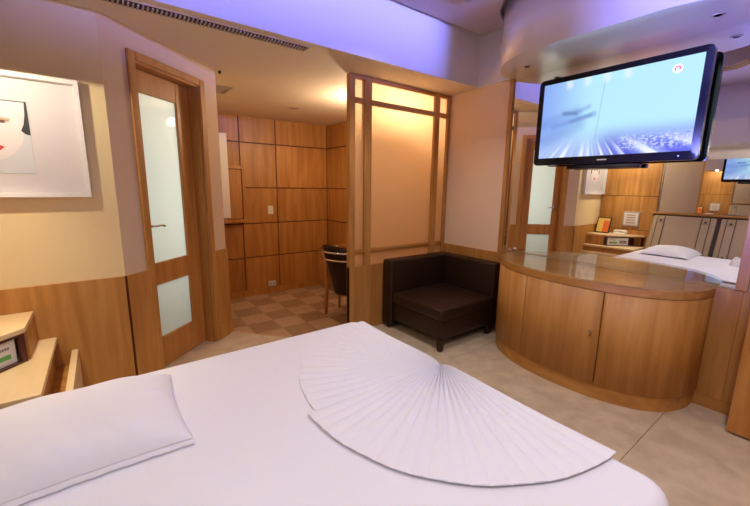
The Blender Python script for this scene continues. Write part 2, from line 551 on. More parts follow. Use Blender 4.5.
# sunken hall floor with checkered tiles
hall = struct(B(0.2, 2.96, 2.2, 5.2, ZH - 0.05, ZH - 0.006).build('floor_hall', 'joint'))
tl, td = None, None
for i in range(-1, 6):
    for j in range(0, 9):
        x0, y0 = 1.19 + (i - 1) * 0.2985, 3.69 + (j - 3) * 0.2925
        x1, y1 = x0 + 0.2985, y0 + 0.2925
        if x0 > XM or y0 > 5.08 or x1 < 0.7: continue
        dark = (i + j) % 2 == 0
        B(x0 + 0.001, min(x1, XM) - 0.001, y0 + 0.001, min(y1, 5.08) - 0.001, ZH - 0.006, ZH).build('floor_tile', 'tile_dark' if dark else 'tile_light', hall)

# mirror wall, running from the bedroom through the hall
wall_right = struct(B(XM, XM + 0.1, -1.6, 5.2, ZH - 0.05, 2.75).build('wall_right', 'cream_pink'))
B(XM - 0.014, XM, 1.93, 2.60, 0.0, 0.722).build('wainscot_panel', 'oak', wall_right)
B(XM - 0.014, XM, 0.27, 1.93, 0.06, 0.745).build('wainscot_panel', 'oak', wall_right)
B(XM - 0.028, XM, 0.27, 1.90, 0.0, 0.075).build('base_board', 'oak_y', wall_right)
B(XM - 0.024, XM - 0.014, 0.335, 0.40, 0.075, 0.745).build('panel_stile', 'oak', wall_right)
rows = [(-0.185, 0.279), (0.295, 0.758), (0.774, 1.249), (1.265, 1.844), (1.861, ZC)]
B(XM - 0.006, XM, 2.66, 5.08, ZH, ZC).build('panel_backing', 'seam', wall_right)
for z0, z1 in rows:
    for y0, y1 in ((2.66, 3.46), (3.475, 4.46), (4.475, 5.055)):
        B(XM - 0.016, XM - 0.006, y0, y1, z0, z1).build('wood_panel', 'hall_oak', wall_right)
B(XM - 0.024, XM, 2.66, 5.08, ZH, -0.185).build('base_board', 'hall_oak', wall_right)

wall_far = struct(B(0.6, 2.96, 5.08, 5.18, ZH - 0.05, 2.75).build('wall_far', 'cream'))
B(0.6, XM, 5.074, 5.08, ZH, ZC).build('panel_backing', 'seam', wall_far)
for z0, z1 in rows:
    for x0, x1 in ((1.03, 1.522), (1.539, 2.022), (2.039, XM - 0.022)):
        B(x0, x1, 5.064, 5.074, z0, z1).build('wood_panel', 'hall_oak', wall_far)
B(0.8, XM, 5.056, 5.08, ZH, -0.185).build('base_board', 'hall_oak', wall_far)
wall_hall = struct(MB().prism([(E1.x, E1.y), (1.17, 5.1), (1.05, 5.1), (E1.x - 0.13, E1.y + 0.13)], ZH - 0.05, 2.75).build('wall_hall', 'cream'))

# picture wall
wall_left = struct(B(-0.85, A0.x, YP, YP + 0.1, -0.05, 2.75).build('wall_left', 'cream'))
B(XR, A0.x - 0.004, YP - 0.012, YP, 0.0, 0.757).build('wainscot_panel', 'oak', wall_left)

# angled wall with the door opening
OL, OR, OT, DP = 0.213, 0.79, 2.012, 0.12
m = MB()
m.obox(A0, AD, AN, AZ, 0, OL, 0, DP, ZH, 2.75)
m.obox(A0, AD, AN, AZ, OR, AL, 0, DP, ZH, 2.75)
m.obox(A0, AD, AN, AZ, OL, OR, 0, DP, OT, 2.75)
wall_angled = struct(m.build('wall_angled', 'beige'))
MB().obox(A0, AD, AN, AZ, 0.006, 0.16, -0.012, 0, 0, 0.757).build('wainscot_panel', 'oak', wall_angled)
MB().obox(A0, AD, AN, AZ, 0.845, AL + 0.006, -0.012, 0, 0, 0.757).build('wainscot_panel', 'oak', wall_angled)
MB().obox(A0, AD, AN, AZ, 0.845, AL + 0.014, -0.024, 0, 0, 0.11).build('base_board', 'oak', wall_angled)
m = MB()
m.obox(A0, AD, AN, AZ, -0.004, 0.006, -0.006, 0.004, 0, 0.757)
m.build('corner_seam', 'seam', wall_angled)

# door casing and leaf
door = struct(MB().obox(A0, AD, AN, AZ, OL + 0.012, OR - 0.012, 0.085, 0.087, 0.01, 0.02).build('door_1', 'red_oak'))
tr1 = struct(MB().obox(A0, AD, AN, AZ, 0.16, OL, -0.018, 0.0, 0, 2.06).build('trim_1', 'oak', bevel=0.006))
MB().obox(A0, AD, AN, AZ, OR, 0.845, -0.018, 0.0, 0, 2.06).build('casing', 'oak', tr1, bevel=0.006)
MB().obox(A0, AD, AN, AZ, OL, OR, -0.018, 0.0, OT, 2.06).build('casing', 'red_oak', tr1, bevel=0.006)
MB().obox(A0, AD, AN, AZ, OL, OL + 0.012, 0.0, DP, 0, OT).build('jamb', 'oak', tr1)
MB().obox(A0, AD, AN, AZ, OR - 0.012, OR, 0.0, DP, 0, OT).build('jamb', 'oak', tr1)
MB().obox(A0, AD, AN, AZ, OL + 0.012, OR - 0.012, 0.0, DP, OT - 0.012, OT).build('jamb', 'red_oak', tr1)
DL, DR, D0, D1 = OL + 0.014, OR - 0.014, 0.078, 0.112
GL, GR = 0.313, 0.645
def leaf(name, a0, a1, z0, z1, mm='red_oak'):
    return MB().obox(A0, AD, AN, AZ, a0, a1, D0, D1, z0, z1).build(name, mm, door, bevel=0.004)
leaf('stile', DL, GL, 0.008, OT - 0.014)
leaf('stile', GR, DR, 0.008, OT - 0.014)
leaf('rail', GL, GR, 1.862, OT - 0.014)
leaf('rail', GL, GR, 0.608, 0.762)
leaf('rail', GL, GR, 0.008, 0.228)
for z0, z1 in ((0.762, 1.862), (0.228, 0.608)):
    MB().add([A0 + AD * a + AN * 0.095 + AZ * z for a, z in ((GL, z0), (GR, z0), (GR, z1), (GL, z1))], [(0, 1, 2, 3)]).build('pane', 'door_glass', door)
hd = MB()
P = lambda a, b, z: A0 + AD * a + AN * b + AZ * z
hd.tube([P(0.287, 0.078, 1.02), P(0.287, 0.045, 1.02), P(0.30, 0.034, 1.02), P(0.35, 0.034, 1.022), P(0.385, 0.036, 1.014)], 0.008)
hd.obox(A0, AD, AN, AZ, 0.27, 0.304, 0.070, 0.078, 0.98, 1.06)
hd.build('door_handle', 'chrome', door, smooth=True)

# headboard wall
wall_rear = struct(B(XR - 0.1, XR, -1.6, 2.66, -0.05, 2.75).build('wall_rear', 'white_paint'))
B(XR, XR + 0.004, 1.79, 2.55, 0, 1.85).build('panel_backing', 'seam', wall_rear)
for z0, z1 in ((0.0, 0.70), (0.708, 1.205), (1.213, 1.85)):
    B(XR + 0.004, XR + 0.014, 1.80, 2.545, z0, z1).build('wood_panel', 'oak', wall_rear)
B(XR, XR + 0.018, 1.775, 1.79, 0.9, 1.85).build('edge_strip', 'steel', wall_rear)
B(XR, XR + 0.012, 1.345, 1.77, 0.6, 1.85).build('fabric_panel', 'taupe_wall', wall_rear)
wall_side = struct(B(-0.85, 2.96, -1.6, -1.5, -0.05, 2.75).build('wall_side', 'cream_pink'))

# ceilings: low hall ceiling whose front edge is the tray's fascia, tray panel, bulkheads
ceil_hall = struct(B(-0.85, 2.96, 2.2515, 5.2, ZC, 2.20).build('ceiling_hall', 'hall_ceil'))
struct(B(-0.85, 2.96, 2.25, 2.35, ZC + 0.001, 2.75).build('trim_5', 'white_paint'))
struct(B(-0.85, 2.96, -1.6, 2.3, 2.68, 2.75).build('ceiling', 'white_paint'))
struct(B(2.815, XM, 1.93, 2.25, ZC + 0.005, 2.68).build('trim_2', 'white_paint'))
struct(B(2.815, XM, -1.5, 0.29, ZC + 0.005, 2.68).build('trim_6', 'white_paint'))
def drum(off, n=20):
    r = 0.5
    pts = [(XM + 0.0, 1.93 + off)]
    for k in range(n + 1):
        a = R(90) + R(90) * k / n
        pts.append((2.848 + (r + off) * math.cos(a), 1.43 + (r + off) * math.sin(a)))
    for k in range(n + 1):
        a = R(180) + R(90) * k / n
        pts.append((2.848 + (r + off) * math.cos(a), 0.79 + (r + off) * math.sin(a)))
    pts.append((XM, 0.29 - off))
    return pts
bulk = struct(MB().prism(drum(0), ZC + 0.005, 2.68).build('ceiling_drum', 'lacquer', smooth=False))
for p in bulk.data.polygons:
    p.use_smooth = abs(p.normal.z) < 0.5
ga = 0.028
dr = [(min(x, 2.815 - ga), y) for x, y in drum(ga) if x < 2.815 - ga]
tray = [(XR + 0.02, -1.48), (2.815 - ga, -1.48)] + [(2.815 - ga, dr[-1][1])] + dr[::-1] + [(2.815 - ga, dr[0][1]), (2.815 - ga, 2.25 - ga), (XR + 0.02, 2.25 - ga)]
struct(MB().prism(tray, ZT, ZT + 0.035).build('ceiling_tray', 'ceil_paint'))
head_bulk = struct(B(XR, -0.338, -1.5, YP, 1.85, 2.11).build('trim_3', 'white_paint'))
B(-0.36, -0.338, -1.5, 2.25, 2.11, 2.14).build('lip', 'white_paint', head_bulk)
struct(B(-0.338, 2.8, -1.5, -1.25, 1.9, 2.14).build('trim_4', 'white_paint'))

# ------------------------------------------------------------------ glazed partition beside the sofa
Y0, Y1 = 2.60, 2.645
part = thing('glazed_partition', 'honey oak partition with amber frosted panes over a solid wood base, behind the sofa', 'partition', (2.27, 2.62, 0))
B(1.675, 2.84, Y0, Y1, 0.0, 0.60).build('base_panel', 'oak', part, bevel=0.003)
vx = [(1.675, 1.728), (1.828, 1.897), (2.645, 2.712), (2.825, 2.858)]
for a, b in vx:
    B(a, b, Y0 - 0.004, Y1 + 0.004, 0.60 if a > 1.7 else 0.0, ZC - 0.002).build('post', 'oak', part, bevel=0.004)
cols = [(vx[i][1], vx[i + 1][0]) for i in range(3)]
rails = [(0.60, 0.61), (0.722, 0.748), (1.968, 2.01), (2.15, ZC - 0.002)]
for z0, z1 in rails[1:]:
    for a, b in cols:
        B(a, b, Y0, Y1, z0, z1).build('rail', 'oak_x', part, bevel=0.003)
for a, b in cols:
    for z0, z1 in ((0.60, 0.722), (0.748, 1.968), (2.01, 2.15)):
        MB().add([(a, 2.622, z0), (b, 2.622, z0), (b, 2.622, z1), (a, 2.622, z1)], [(0, 1, 2, 3)]).build('pane', 'screen_glass', part)

# ------------------------------------------------------------------ corner sofa
sofa = thing('corner_sofa', 'low dark brown leather corner armchair between partition and curved cabinet', 'armchair', (2.42, 2.2, 0))
B(2.060, 2.72, 1.862, 2.46, 0.09, 0.25).build('base', 'leather', sofa, bevel=0.012, seg=3)
def cushion(x0, x1, y0, y1, z0, z1, puff, n=14):
    m = MB()
    vs, fs = [], []
    for side in (1, 0):
        for i in range(n + 1):
            for j in range(n + 1):
                u, v = i / n, j / n
                e = (1 - abs(2 * u - 1) ** 4) * (1 - abs(2 * v - 1) ** 4)
                z = (z1 + puff * e) if side else z0
                vs.append((x0 + (x1 - x0) * u, y0 + (y1 - y0) * v, z))
    N = (n + 1) ** 2
    ix = lambda s, i, j: s * N + i * (n + 1) + j
    for i in range(n):
        for j in range(n):
            fs.append((ix(0, i, j), ix(0, i + 1, j), ix(0, i + 1, j + 1), ix(0, i, j + 1)))
            fs.append((ix(1, i, j), ix(1, i, j + 1), ix(1, i + 1, j + 1), ix(1, i + 1, j)))
    for i in range(n):
        fs += [(ix(0, i, 0), ix(1, i, 0), ix(1, i + 1, 0), ix(0, i + 1, 0)), (ix(0, i, n), ix(0, i + 1, n), ix(1, i + 1, n), ix(1, i, n)),
               (ix(0, 0, i), ix(0, 0, i + 1), ix(1, 0, i + 1), ix(1, 0, i)), (ix(0, n, i), ix(1, n, i), ix(1, n, i + 1), ix(0, n, i + 1))]
    return m.add(vs, fs)
cushion(2.045, 2.715, 1.85, 2.455, 0.254, 0.348, 0.014).build('seat_cushion', 'leather', sofa, bevel=0.018, seg=4)
B(2.035, 2.84, 2.46, 2.594, 0.03, 0.640).build('backrest', 'leather', sofa, bevel=0.018, seg=4)
B(2.722, 2.842, 1.865, 2.458, 0.03, 0.640).build('backrest', 'leather', sofa, bevel=0.018, seg=4)
for x, y in ((2.066, 1.868), (2.69, 1.88), (2.06, 2.52), (2.78, 2.52)):
    MB().add([(x - 0.016, y - 0.016, 0), (x + 0.016, y - 0.016, 0), (x + 0.016, y + 0.016, 0), (x - 0.016, y + 0.016, 0),
              (x - 0.024, y - 0.024, 0.101), (x + 0.024, y - 0.024, 0.101), (x + 0.024, y + 0.024, 0.101), (x - 0.024, y + 0.024, 0.101)],
             [(3, 2, 1, 0), (4, 5, 6, 7), (0, 1, 5, 4), (1, 2, 6, 5), (2, 3, 7, 6), (3, 0, 4, 7)]).build('leg', 'leather', sofa)

# ------------------------------------------------------------------ mirror and curved cabinet
mir = thing('wall_mirror', 'large wall mirror above the curved cabinet, reflecting the bed and headboard', 'mirror', (XM, 1.13, 0.745))
B(XM - 0.008, XM - 0.002, 0.37, 1.895, 0.748, ZC + 0.003).build('mirror_glass', 'mirror', mir)
B(XM - 0.022, XM - 0.001, 1.895, 1.935, 0.68, ZC + 0.003).build('frame_strip', 'oak', mir, bevel=0.003)
B(XM - 0.026, XM - 0.001, 0.318, 0.37, 0.748, ZC + 0.003).build('frame_strip', 'oak', mir, bevel=0.003)

CY, CA, CD = 1.135, 0.685, 0.522
def cab_curve(off, t0=0.0, t1=1.0, n=64, back=XM - 0.029):
    """plan outline of the cabinet front from its sofa end (t=0) to its far end (t=1)"""
    pts = []
    for k in range(n + 1):
        t = t0 + (t1 - t0) * k / n
        a = math.pi * t
        c, s_ = math.cos(a), math.sin(a)
        ex = 2 / (2.05 if c > 0 else 2.55)
        y = CY + (CA + off) * math.copysign(abs(c) ** ex, c)
        x = XM - (CD + off) * abs(s_) ** ex
        pts.append((min(x, back), y))
    return pts
def t_at_y(y):
    lo, hi = 0.0, 1.0
    for _ in range(40):
        mid = (lo + hi) / 2
        c = math.cos(math.pi * mid)
        yy = CY + CA * math.copysign(abs(c) ** (2 / (2.05 if c > 0 else 2.55)), c)
        if yy > y: lo = mid
        else: hi = mid
    return lo
cab = thing('curved_cabinet', 'bow-fronted honey oak cabinet with a glass top below the mirror', 'cabinet', (2.6, CY, 0))
MB().prism(cab_curve(-0.022), 0.10, 0.70).build('carcass', 'seam', cab)
MB().prism(cab_curve(-0.010), 0.0, 0.10).build('toe_kick', 'oak_y', cab)
MB().prism(cab_curve(0.002), 0.698, 0.744).build('top_band', 'oak_y', cab)
ts = [0.012, t_at_y(1.36), t_at_y(0.851), 0.988]
for k in range(3):
    a, b = ts[k] + 0.0012, ts[k + 1] - 0.0012
    pn = MB().strip(cab_curve(0, a, b, 28), cab_curve(-0.02, a, b, 28), 0.094, 0.694).build('door' if k == 1 else 'side_panel', 'oak', cab)
    for p in pn.data.polygons: p.use_smooth = abs(p.normal.z) < 0.5 and len(p.vertices) == 4
    if k == 1:
        MB().lathe((2.358, 0.897, 0.434), [(0.0, -0.016), (0.009, -0.016), (0.011, -0.012), (0.011, 0.0)], 14, 'X').build('keyhole', 'chrome', pn)
        MB().box(2.334, 2.35, 0.892, 0.902, 0.405, 0.416).build('keyhole', 'gold', pn)
MB().prism(cab_curve(0.012, back=XM - 0.03), 0.745, 0.757).build('glass_top', 'glass', cab)
# small chrome fitting on the glass at the sofa end
tag(MB().lathe((2.815, 1.80, 0.7575), [(0.014, 0), (0.016, 0.012), (0.010, 0.024), (0.004, 0.03)], 16).build('glass_clip', 'chrome', smooth=True), 'small chrome knob on the sofa end of the cabinet glass', 'knob')

# ------------------------------------------------------------------ television
TX = 2.735
TY0, TY1, TZ0, TZ1 = 0.612, 1.602, 1.474, 2.088
tv = thing('television', 'large flat television with glossy black bezel in front of the mirror', 'television', (TX + 0.06, 1.01, TZ0))
def rrect(y0, y1, z0, z1, r, n=5):
    pts = []
    for cy, cz, a0 in ((y1 - r, z1 - r, 0), (y0 + r, z1 - r, 90), (y0 + r, z0 + r, 180), (y1 - r, z0 + r, 270)):
        for k in range(n + 1):
            a = R(a0 + 90 * k / n)
            pts.append((cy + r * math.cos(a), cz + r * math.sin(a)))
    return pts
def xprism(poly, x0, x1):
    n = len(poly)
    return MB().add([(x0, y, z) for y, z in poly] + [(x1, y, z) for y, z in poly],
                    [tuple(range(n)), tuple(range(2 * n - 1, n - 1, -1))] + [(i, n + i, n + (i + 1) % n, (i + 1) % n) for i in range(n)])
bez = MB()
out_, in_ = rrect(TY0, TY1, TZ0, TZ1, 0.03), rrect(TY0 + 0.036, TY1 - 0.036, TZ0 + 0.052, TZ1 - 0.036, 0.004)
n = len(out_)
bez.add([(TX + 0.004, y, z) for y, z in out_] + [(TX, y, z) for y, z in in_] + [(TX + 0.045, y, z) for y, z in out_] + [(TX + 0.012, y, z) for y, z in in_],
        [(i, (i + 1) % n, n + (i + 1) % n, n + i) for i in range(n)] + [(i, 2 * n + i, 2 * n + (i + 1) % n, (i + 1) % n) for i in range(n)]
        + [(n + i, n + (i + 1) % n, 3 * n + (i + 1) % n, 3 * n + i) for i in range(n)] + [(2 * n + i, 3 * n + i, 3 * n + (i + 1) % n, 2 * n + (i + 1) % n) for i in range(n)])
bez.build('bezel', 'black', tv)
scr = B(TX + 0.008, TX + 0.014, TY0 + 0.034, TY1 - 0.034, TZ0 + 0.05, TZ1 - 0.034).build('screen', 'tv', tv)
xprism(rrect(TY0 + 0.012, TY1 - 0.012, TZ0 + 0.012, TZ1 - 0.012, 0.03), TX + 0.046, TX + 0.085).build('back_housing', 'black', tv, bevel=0.01)
# station logo in the picture corner, brand bar and controls on the bezel
LY, LZ = TY0 + 0.155, TZ1 - 0.095
lg = MB().lathe((TX + 0.0075, LY, LZ), [(0.024, 0.0), (0.024, -0.0008)], 28, 'X').build('screen_logo', 'logo_white', tv)
arc = [(TX + 0.006, LY + 0.012 * math.cos(R(a)), LZ + 0.012 * math.sin(R(a))) for a in range(-60, 231, 15)]
MB().tube(arc, 0.0042, 6).build('logo_mark', 'red', lg)
MB().tube([(TX + 0.0062, LY + 0.002, LZ - 0.010), (TX + 0.0062, LY - 0.004, LZ + 0.002), (TX + 0.0062, LY + 0.004, LZ + 0.002)], 0.0036, 6).build('logo_mark', 'red', lg)
for k in range(7):
    B(TX - 0.0012, TX + 0.003, 1.135 - k * 0.0085, 1.141 - k * 0.0085, TZ0 + 0.020, TZ0 + 0.028).build('brand_letter', 'steel', tv)
MB().lathe((TX + 0.001, 0.70, TZ0 + 0.025), [(0.004, 0), (0.004, -0.002)], 10, 'X').build('power_light', 'steel', tv)
B(TX + 0.035, TX + 0.08, 0.90, 1.36, TZ0 - 0.032, TZ0 - 0.004).build('reflection_bar', 'black', tv, bevel=0.004)  # added bar, stands in for the set's underside reflected in the mirror
m = MB().box(TX + 0.08, XM - 0.02, 1.04, 1.18, 1.70, 1.80)
m.build('wall_arm', 'black_matt', tv)
B(XM - 0.02, XM - 0.009, 0.95, 1.27, 1.62, 1.92).build('wall_plate', 'black_matt', tv)

# halogen fittings in the drum, switched off
first = None
for y in (1.655, 0.60):
    hl = thing('halogen_fitting', 'unlit recessed halogen in the curved bulkhead above the ' + ('sofa end of the television' if y > 1 else 'wardrobe end of the television'), 'ceiling light', (2.63, y, ZC + 0.005), 'halogen fittings over the television')
    MB().lathe((2.63, y, ZC + 0.003), [(0.018, -0.002), (0.026, -0.002), (0.028, 0.001), (0.018, 0.001)], 20).build('ring', 'vent_metal', hl)
    MB().lathe((2.63, y, ZC + 0.002), [(0.0, -0.001), (0.018, -0.001), (0.018, 0.001)], 16).build('lens', 'lamp_off', hl)

# ------------------------------------------------------------------ wardrobe at the right
wd = thing('wardrobe', 'honey oak wardrobe standing right of the mirror frame', 'wardrobe', (2.74, -0.2, 0))
B(2.64, XM - 0.03, -0.72, 0.27, 0.05, 2.1).build('carcass', 'oak', wd)
B(2.65, XM - 0.03, -0.71, 0.26, 0.0, 0.05).build('plinth', 'seam', wd)
for a, b, hx in ((-0.72, -0.228, -0.26), (-0.222, 0.27, -0.19)):
    d_ = B(2.618, 2.638, a, b, 0.012, 2.1).build('door', 'red_oak', wd, bevel=0.003)
    MB().tube([(2.617, hx, 0.98), (2.598, hx, 0.99), (2.598, hx, 1.09), (2.617, hx, 1.10)], 0.005, 8).build('handle', 'chrome', d_)

# ------------------------------------------------------------------ bed
ZB = 0.48
bed = thing('double_bed', 'wide double bed made up with a smooth white sheet', 'bed', (0.4, 1.0, 0))
B(-0.36, 1.17, 0.26, 1.755, 0.0, 0.16).build('base', 'oak', bed)
def soft_box(x0, x1, y0, y1, z0, z1, r, nx=40, ny=36, rseg=5):
    bm = bmesh.new()
    bmesh.ops.create_cube(bm, size=1.0)
    for v in bm.verts:
        v.co = Vector((x0 + (v.co.x + .5) * (x1 - x0), y0 + (v.co.y + .5) * (y1 - y0), z0 + (v.co.z + .5) * (z1 - z0)))
    vert_e = [e for e in bm.edges if abs(e.verts[0].co.z - e.verts[1].co.z) > 0.01]
    bmesh.ops.bevel(bm, geom=vert_e, offset=r * 2.0, segments=rseg + 2, affect='EDGES', profile=0.5)
    top = [e for e in bm.edges if e.verts[0].co.z > z1 - 1e-4 and e.verts[1].co.z > z1 - 1e-4]
    bmesh.ops.bevel(bm, geom=top, offset=r, segments=rseg, affect='EDGES', profile=0.5)
    m = MB()
    bm.verts.index_update()
    m.add([v.co[:] for v in bm.verts], [tuple(v.index for v in f.verts) for f in bm.faces])
    bm.free()
    return m
soft_box(-0.40, 1.222, 0.19, 1.803, 0.075, ZB, 0.04).build('mattress', 'sheet', bed, smooth=False)
mt = [c for c in bed.children if c.name.startswith('mattress')][0]
for p in mt.data.polygons: p.use_smooth = True
sm = mt.modifiers.new('wn', 'WEIGHTED_NORMAL')

# reclined headboard with two strapped pads
hb = thing('headboard', 'reclined headboard with taupe leather pads and buckled straps behind the bed', 'headboard', (-0.6, 1.0, 0))
HB0, HB1 = Vector((-0.49, 0, 0.30)), Vector((-0.715, 0, 0.965))
hz = (HB1 - HB0).normalized()
hx_ = Vector((hz.z, 0, -hz.x))
HL = (HB1 - HB0).length
o_ = HB0
MB().obox(o_, hx_, (0, 1, 0), hz, -0.05, -0.002, 0.24, 1.825, -0.25, HL).build('back_board', 'oak', hb)
B(-0.745, -0.68, 0.22, 1.845, 0.968, 0.992).build('top_rail', 'oak_y', hb, bevel=0.004)
MB().obox(o_, hx_, (0, 1, 0), hz, -0.001, 0.012, 0.25, 1.81, 0.02, HL - 0.01).build('dark_backing', 'pad_dark', hb)
for y0, y1 in ((1.118, 1.80), (0.42, 1.075)):
    pd = MB().obox(o_, hx_, (0, 1, 0), hz, 0.0, 0.05, y0, y1, 0.02, HL - 0.03).build('pad', 'pad', hb, bevel=0.02, seg=4)
    for ys in (y0 + 0.10, y1 - 0.10):
        MB().obox(o_, hx_, (0, 1, 0), hz, 0.05, 0.056, ys - 0.042, ys + 0.042, 0.03, HL - 0.04).build('strap', 'pad', pd, bevel=0.003)
        for s_ in (-0.042, 0.042):
            MB().obox(o_, hx_, (0, 1, 0), hz, 0.054, 0.058, ys + s_ - 0.0035, ys + s_ + 0.0035, 0.03, HL - 0.04).build('strap_piping', 'pad_dark', pd)
        for zz in (0.16, HL - 0.10):
            c_ = o_ + hx_ * 0.058 + hz * zz
            MB().obox(c_, hx_, (0, 1, 0), hz, -0.002, 0.006, ys - 0.03, ys + 0.03, -0.03, 0.03).build('buckle', 'pad', pd, bevel=0.004)
            MB().lathe((c_.x + 0.008, ys, c_.z), [(0.0, 0.008), (0.010, 0.006), (0.014, 0.0)], 12, 'X').build('button', 'pad_dark', pd)
for y0, y1 in ((0.25, 0.41),):
    MB().obox(o_, hx_, (0, 1, 0), hz, 0.0, 0.05, y0, y1, 0.02, HL - 0.03).build('pad', 'pad', hb, bevel=0.02, seg=4)

hm = thing('headboard_mirror', 'mirror on the wall above the headboard facing the television', 'mirror', (XR, 0.4, 1.0))
q = Vector((XR + 0.052, 1.335, 1.0))
ya = Vector((-math.sin(R(1.45)), -math.cos(R(1.45)), 0))
xa = Vector((math.cos(R(1.45)), -math.sin(R(1.45)), 0))
MB().obox(q, xa, ya, AZ, 0.0, 0.006, 0, 1.7, 0.0, 0.70).build('mirror_glass', 'mirror', hm)
MB().obox(q, xa, ya, AZ, -0.045, 0.012, -0.02, 0.0, 0.0, 0.72).build('frame_strip', 'oak', hm)

# pillow lying lengthwise along the bed side
def pillow(cx, cy, zb, lx, ly, h, n=44):
    m = MB()
    vs, fs = [], []
    for s in (1, -1):
        for i in range(n + 1):
            for j in range(n + 1):
                u, v = 2 * i / n - 1, 2 * j / n - 1
                t = (max(0, 1 - abs(u) ** 3.2) ** 0.6) * (max(0, 1 - abs(v) ** 3.2) ** 0.6)
                pin = 1 - 0.05 * (1 - abs(v) ** 2) * abs(u) ** 3
                pin2 = 1 - 0.06 * (1 - abs(u) ** 2) * abs(v) ** 3
                wr = (0.003 * math.sin(9 * u + 5 * v) + 0.0035 * math.sin(22 * v - 7 * u + 3 * u * v) * max(0, u) ** 2 + 0.003 * math.sin(26 * (u + 0.6 * v)) * max(0, -v) ** 1.5) * t
                z = zb + 0.018 + (h - 0.02) * t + wr if s > 0 else zb + 0.018 - 0.016 * t
                vs.append((cx + u * lx / 2 * pin, cy + v * ly / 2 * pin2, z))
    N = (n + 1) ** 2
    ix = lambda s, i, j: s * N + i * (n + 1) + j
    for i in range(n):
        for j in range(n):
            fs.append((ix(0, i, j), ix(0, i + 1, j), ix(0, i + 1, j + 1), ix(0, i, j + 1)))
            fs.append((ix(1, i, j), ix(1, i, j + 1), ix(1, i + 1, j + 1), ix(1, i + 1, j)))
    for i in range(n):
        fs += [(ix(0, i, 0), ix(1, i, 0), ix(1, i + 1, 0), ix(0, i + 1, 0)), (ix(0, i, n), ix(0, i + 1, n), ix(1, i + 1, n), ix(1, i, n)),
               (ix(0, 0, i), ix(0, 0, i + 1), ix(1, 0, i + 1), ix(1, 0, i)), (ix(0, n, i), ix(1, n, i), ix(1, n, i + 1), ix(0, n, i + 1))]
    return m.add(vs, fs)
pw = thing('pillow', 'plump white pillow lying lengthwise at the bedside unit side of the bed', 'pillow', (-0.16, 1.43, ZB))
pillow(-0.155, 1.425, ZB, 0.64, 0.50, 0.11).build('pillow_body', 'linen', pw, smooth=True, subsurf=1)
hem = MB()
hv, hf = [], []
for i in range(41):
    u = 2 * i / 40 - 1
    x = -0.155 + u * 0.318
    y = 1.425 - 0.25 * (1 - 0.06 * (1 - u * u)) + 0.004
    wv = 0.0015 * math.sin(23 * u) + 0.001 * math.sin(51 * u)
    hv += [(x, y + 0.012, ZB + 0.022 + wv), (x, y - 0.016 + wv, ZB + 0.010), (x, y - 0.016 + wv, ZB + 0.004), (x, y + 0.012, ZB + 0.006)]
for i in range(40):
    for k in range(4):
        hf.append((i * 4 + k, i * 4 + (k + 1) % 4, i * 4 + 4 + (k + 1) % 4, i * 4 + 4 + k))
hf += [(3, 2, 1, 0), (160, 161, 162, 163)]
hem.add(hv, hf).build('case_hem', 'linen', pw, smooth=True)

# pleated bedspread folded into a fan at the foot of the bed
fan = thing('folded_fan_cover', 'white bed cover pleated into a half-round fan at the foot of the bed', 'bed cover', (1.2, 1.066, ZB))
def fan_panel(a0, a1, r1, r2, pleats, lift, n_r=26):
    na = pleats * 8
    ap = Vector((1.196, 1.066, 0))
    vs, fs = [], []
    rr = [0.015 + (r1 - 0.015) * (k / n_r) for k in range(n_r + 1)]
    def amp(r):
        return 0.0085 * min(1, r / 0.05) * (1 - 0.80 * min(1, max(0, (r - 0.15) / (r1 - 0.19))))
    for lay in (1, 0):
        for i in range(na + 1):
            ph = pleats * i / na
            tri = abs(2 * (ph % 1) - 1) * 2 - 1
            a = R(a0 + (a1 - a0) * i / na)
            for k, r in enumerate(rr):
                rim = (1 + (r2 / r1 - 1) * i / na) * (1 + 0.003 * math.sin(7 * a) + 0.002 * math.sin(19 * a))
                h = ZB + lift + 0.004 + amp(r) * 2 * abs(math.sin(math.pi * ph)) ** 0.8
                if lay == 0: h = ZB + lift + 0.001 + (0.002 if k == n_r else 0)
                x = min(ap.x + r * rim * math.cos(a), 1.222)
                vs.append((x, ap.y + r * rim * math.sin(a), h))
    K = n_r + 1
    N = (na + 1) * K
    ix = lambda s, i, k: s * N + i * K + k
    for i in range(na):
        for k in range(n_r):
            fs.append((ix(0, i, k), ix(0, i, k + 1), ix(0, i + 1, k + 1), ix(0, i + 1, k)))
            fs.append((ix(1, i, k), ix(1, i + 1, k), ix(1, i + 1, k + 1), ix(1, i, k + 1)))
        fs.append((ix(0, i, n_r), ix(1, i, n_r), ix(1, i + 1, n_r), ix(0, i + 1, n_r)))
        fs.append((ix(0, i, 0), ix(0, i + 1, 0), ix(1, i + 1, 0), ix(1, i, 0)))
    for k in range(n_r):
        fs += [(ix(0, 0, k), ix(1, 0, k), ix(1, 0, k + 1), ix(0, 0, k + 1)), (ix(0, na, k), ix(0, na, k + 1), ix(1, na, k + 1), ix(1, na, k))]
    return MB().add(vs, fs)
fan_panel(88, 182, 0.672, 0.636, 18, 0.0).build('pleated_panel', 'linen', fan)
fan_panel(178, 272, 0.672, 0.715, 20, 0.006).build('pleated_panel', 'linen', fan)

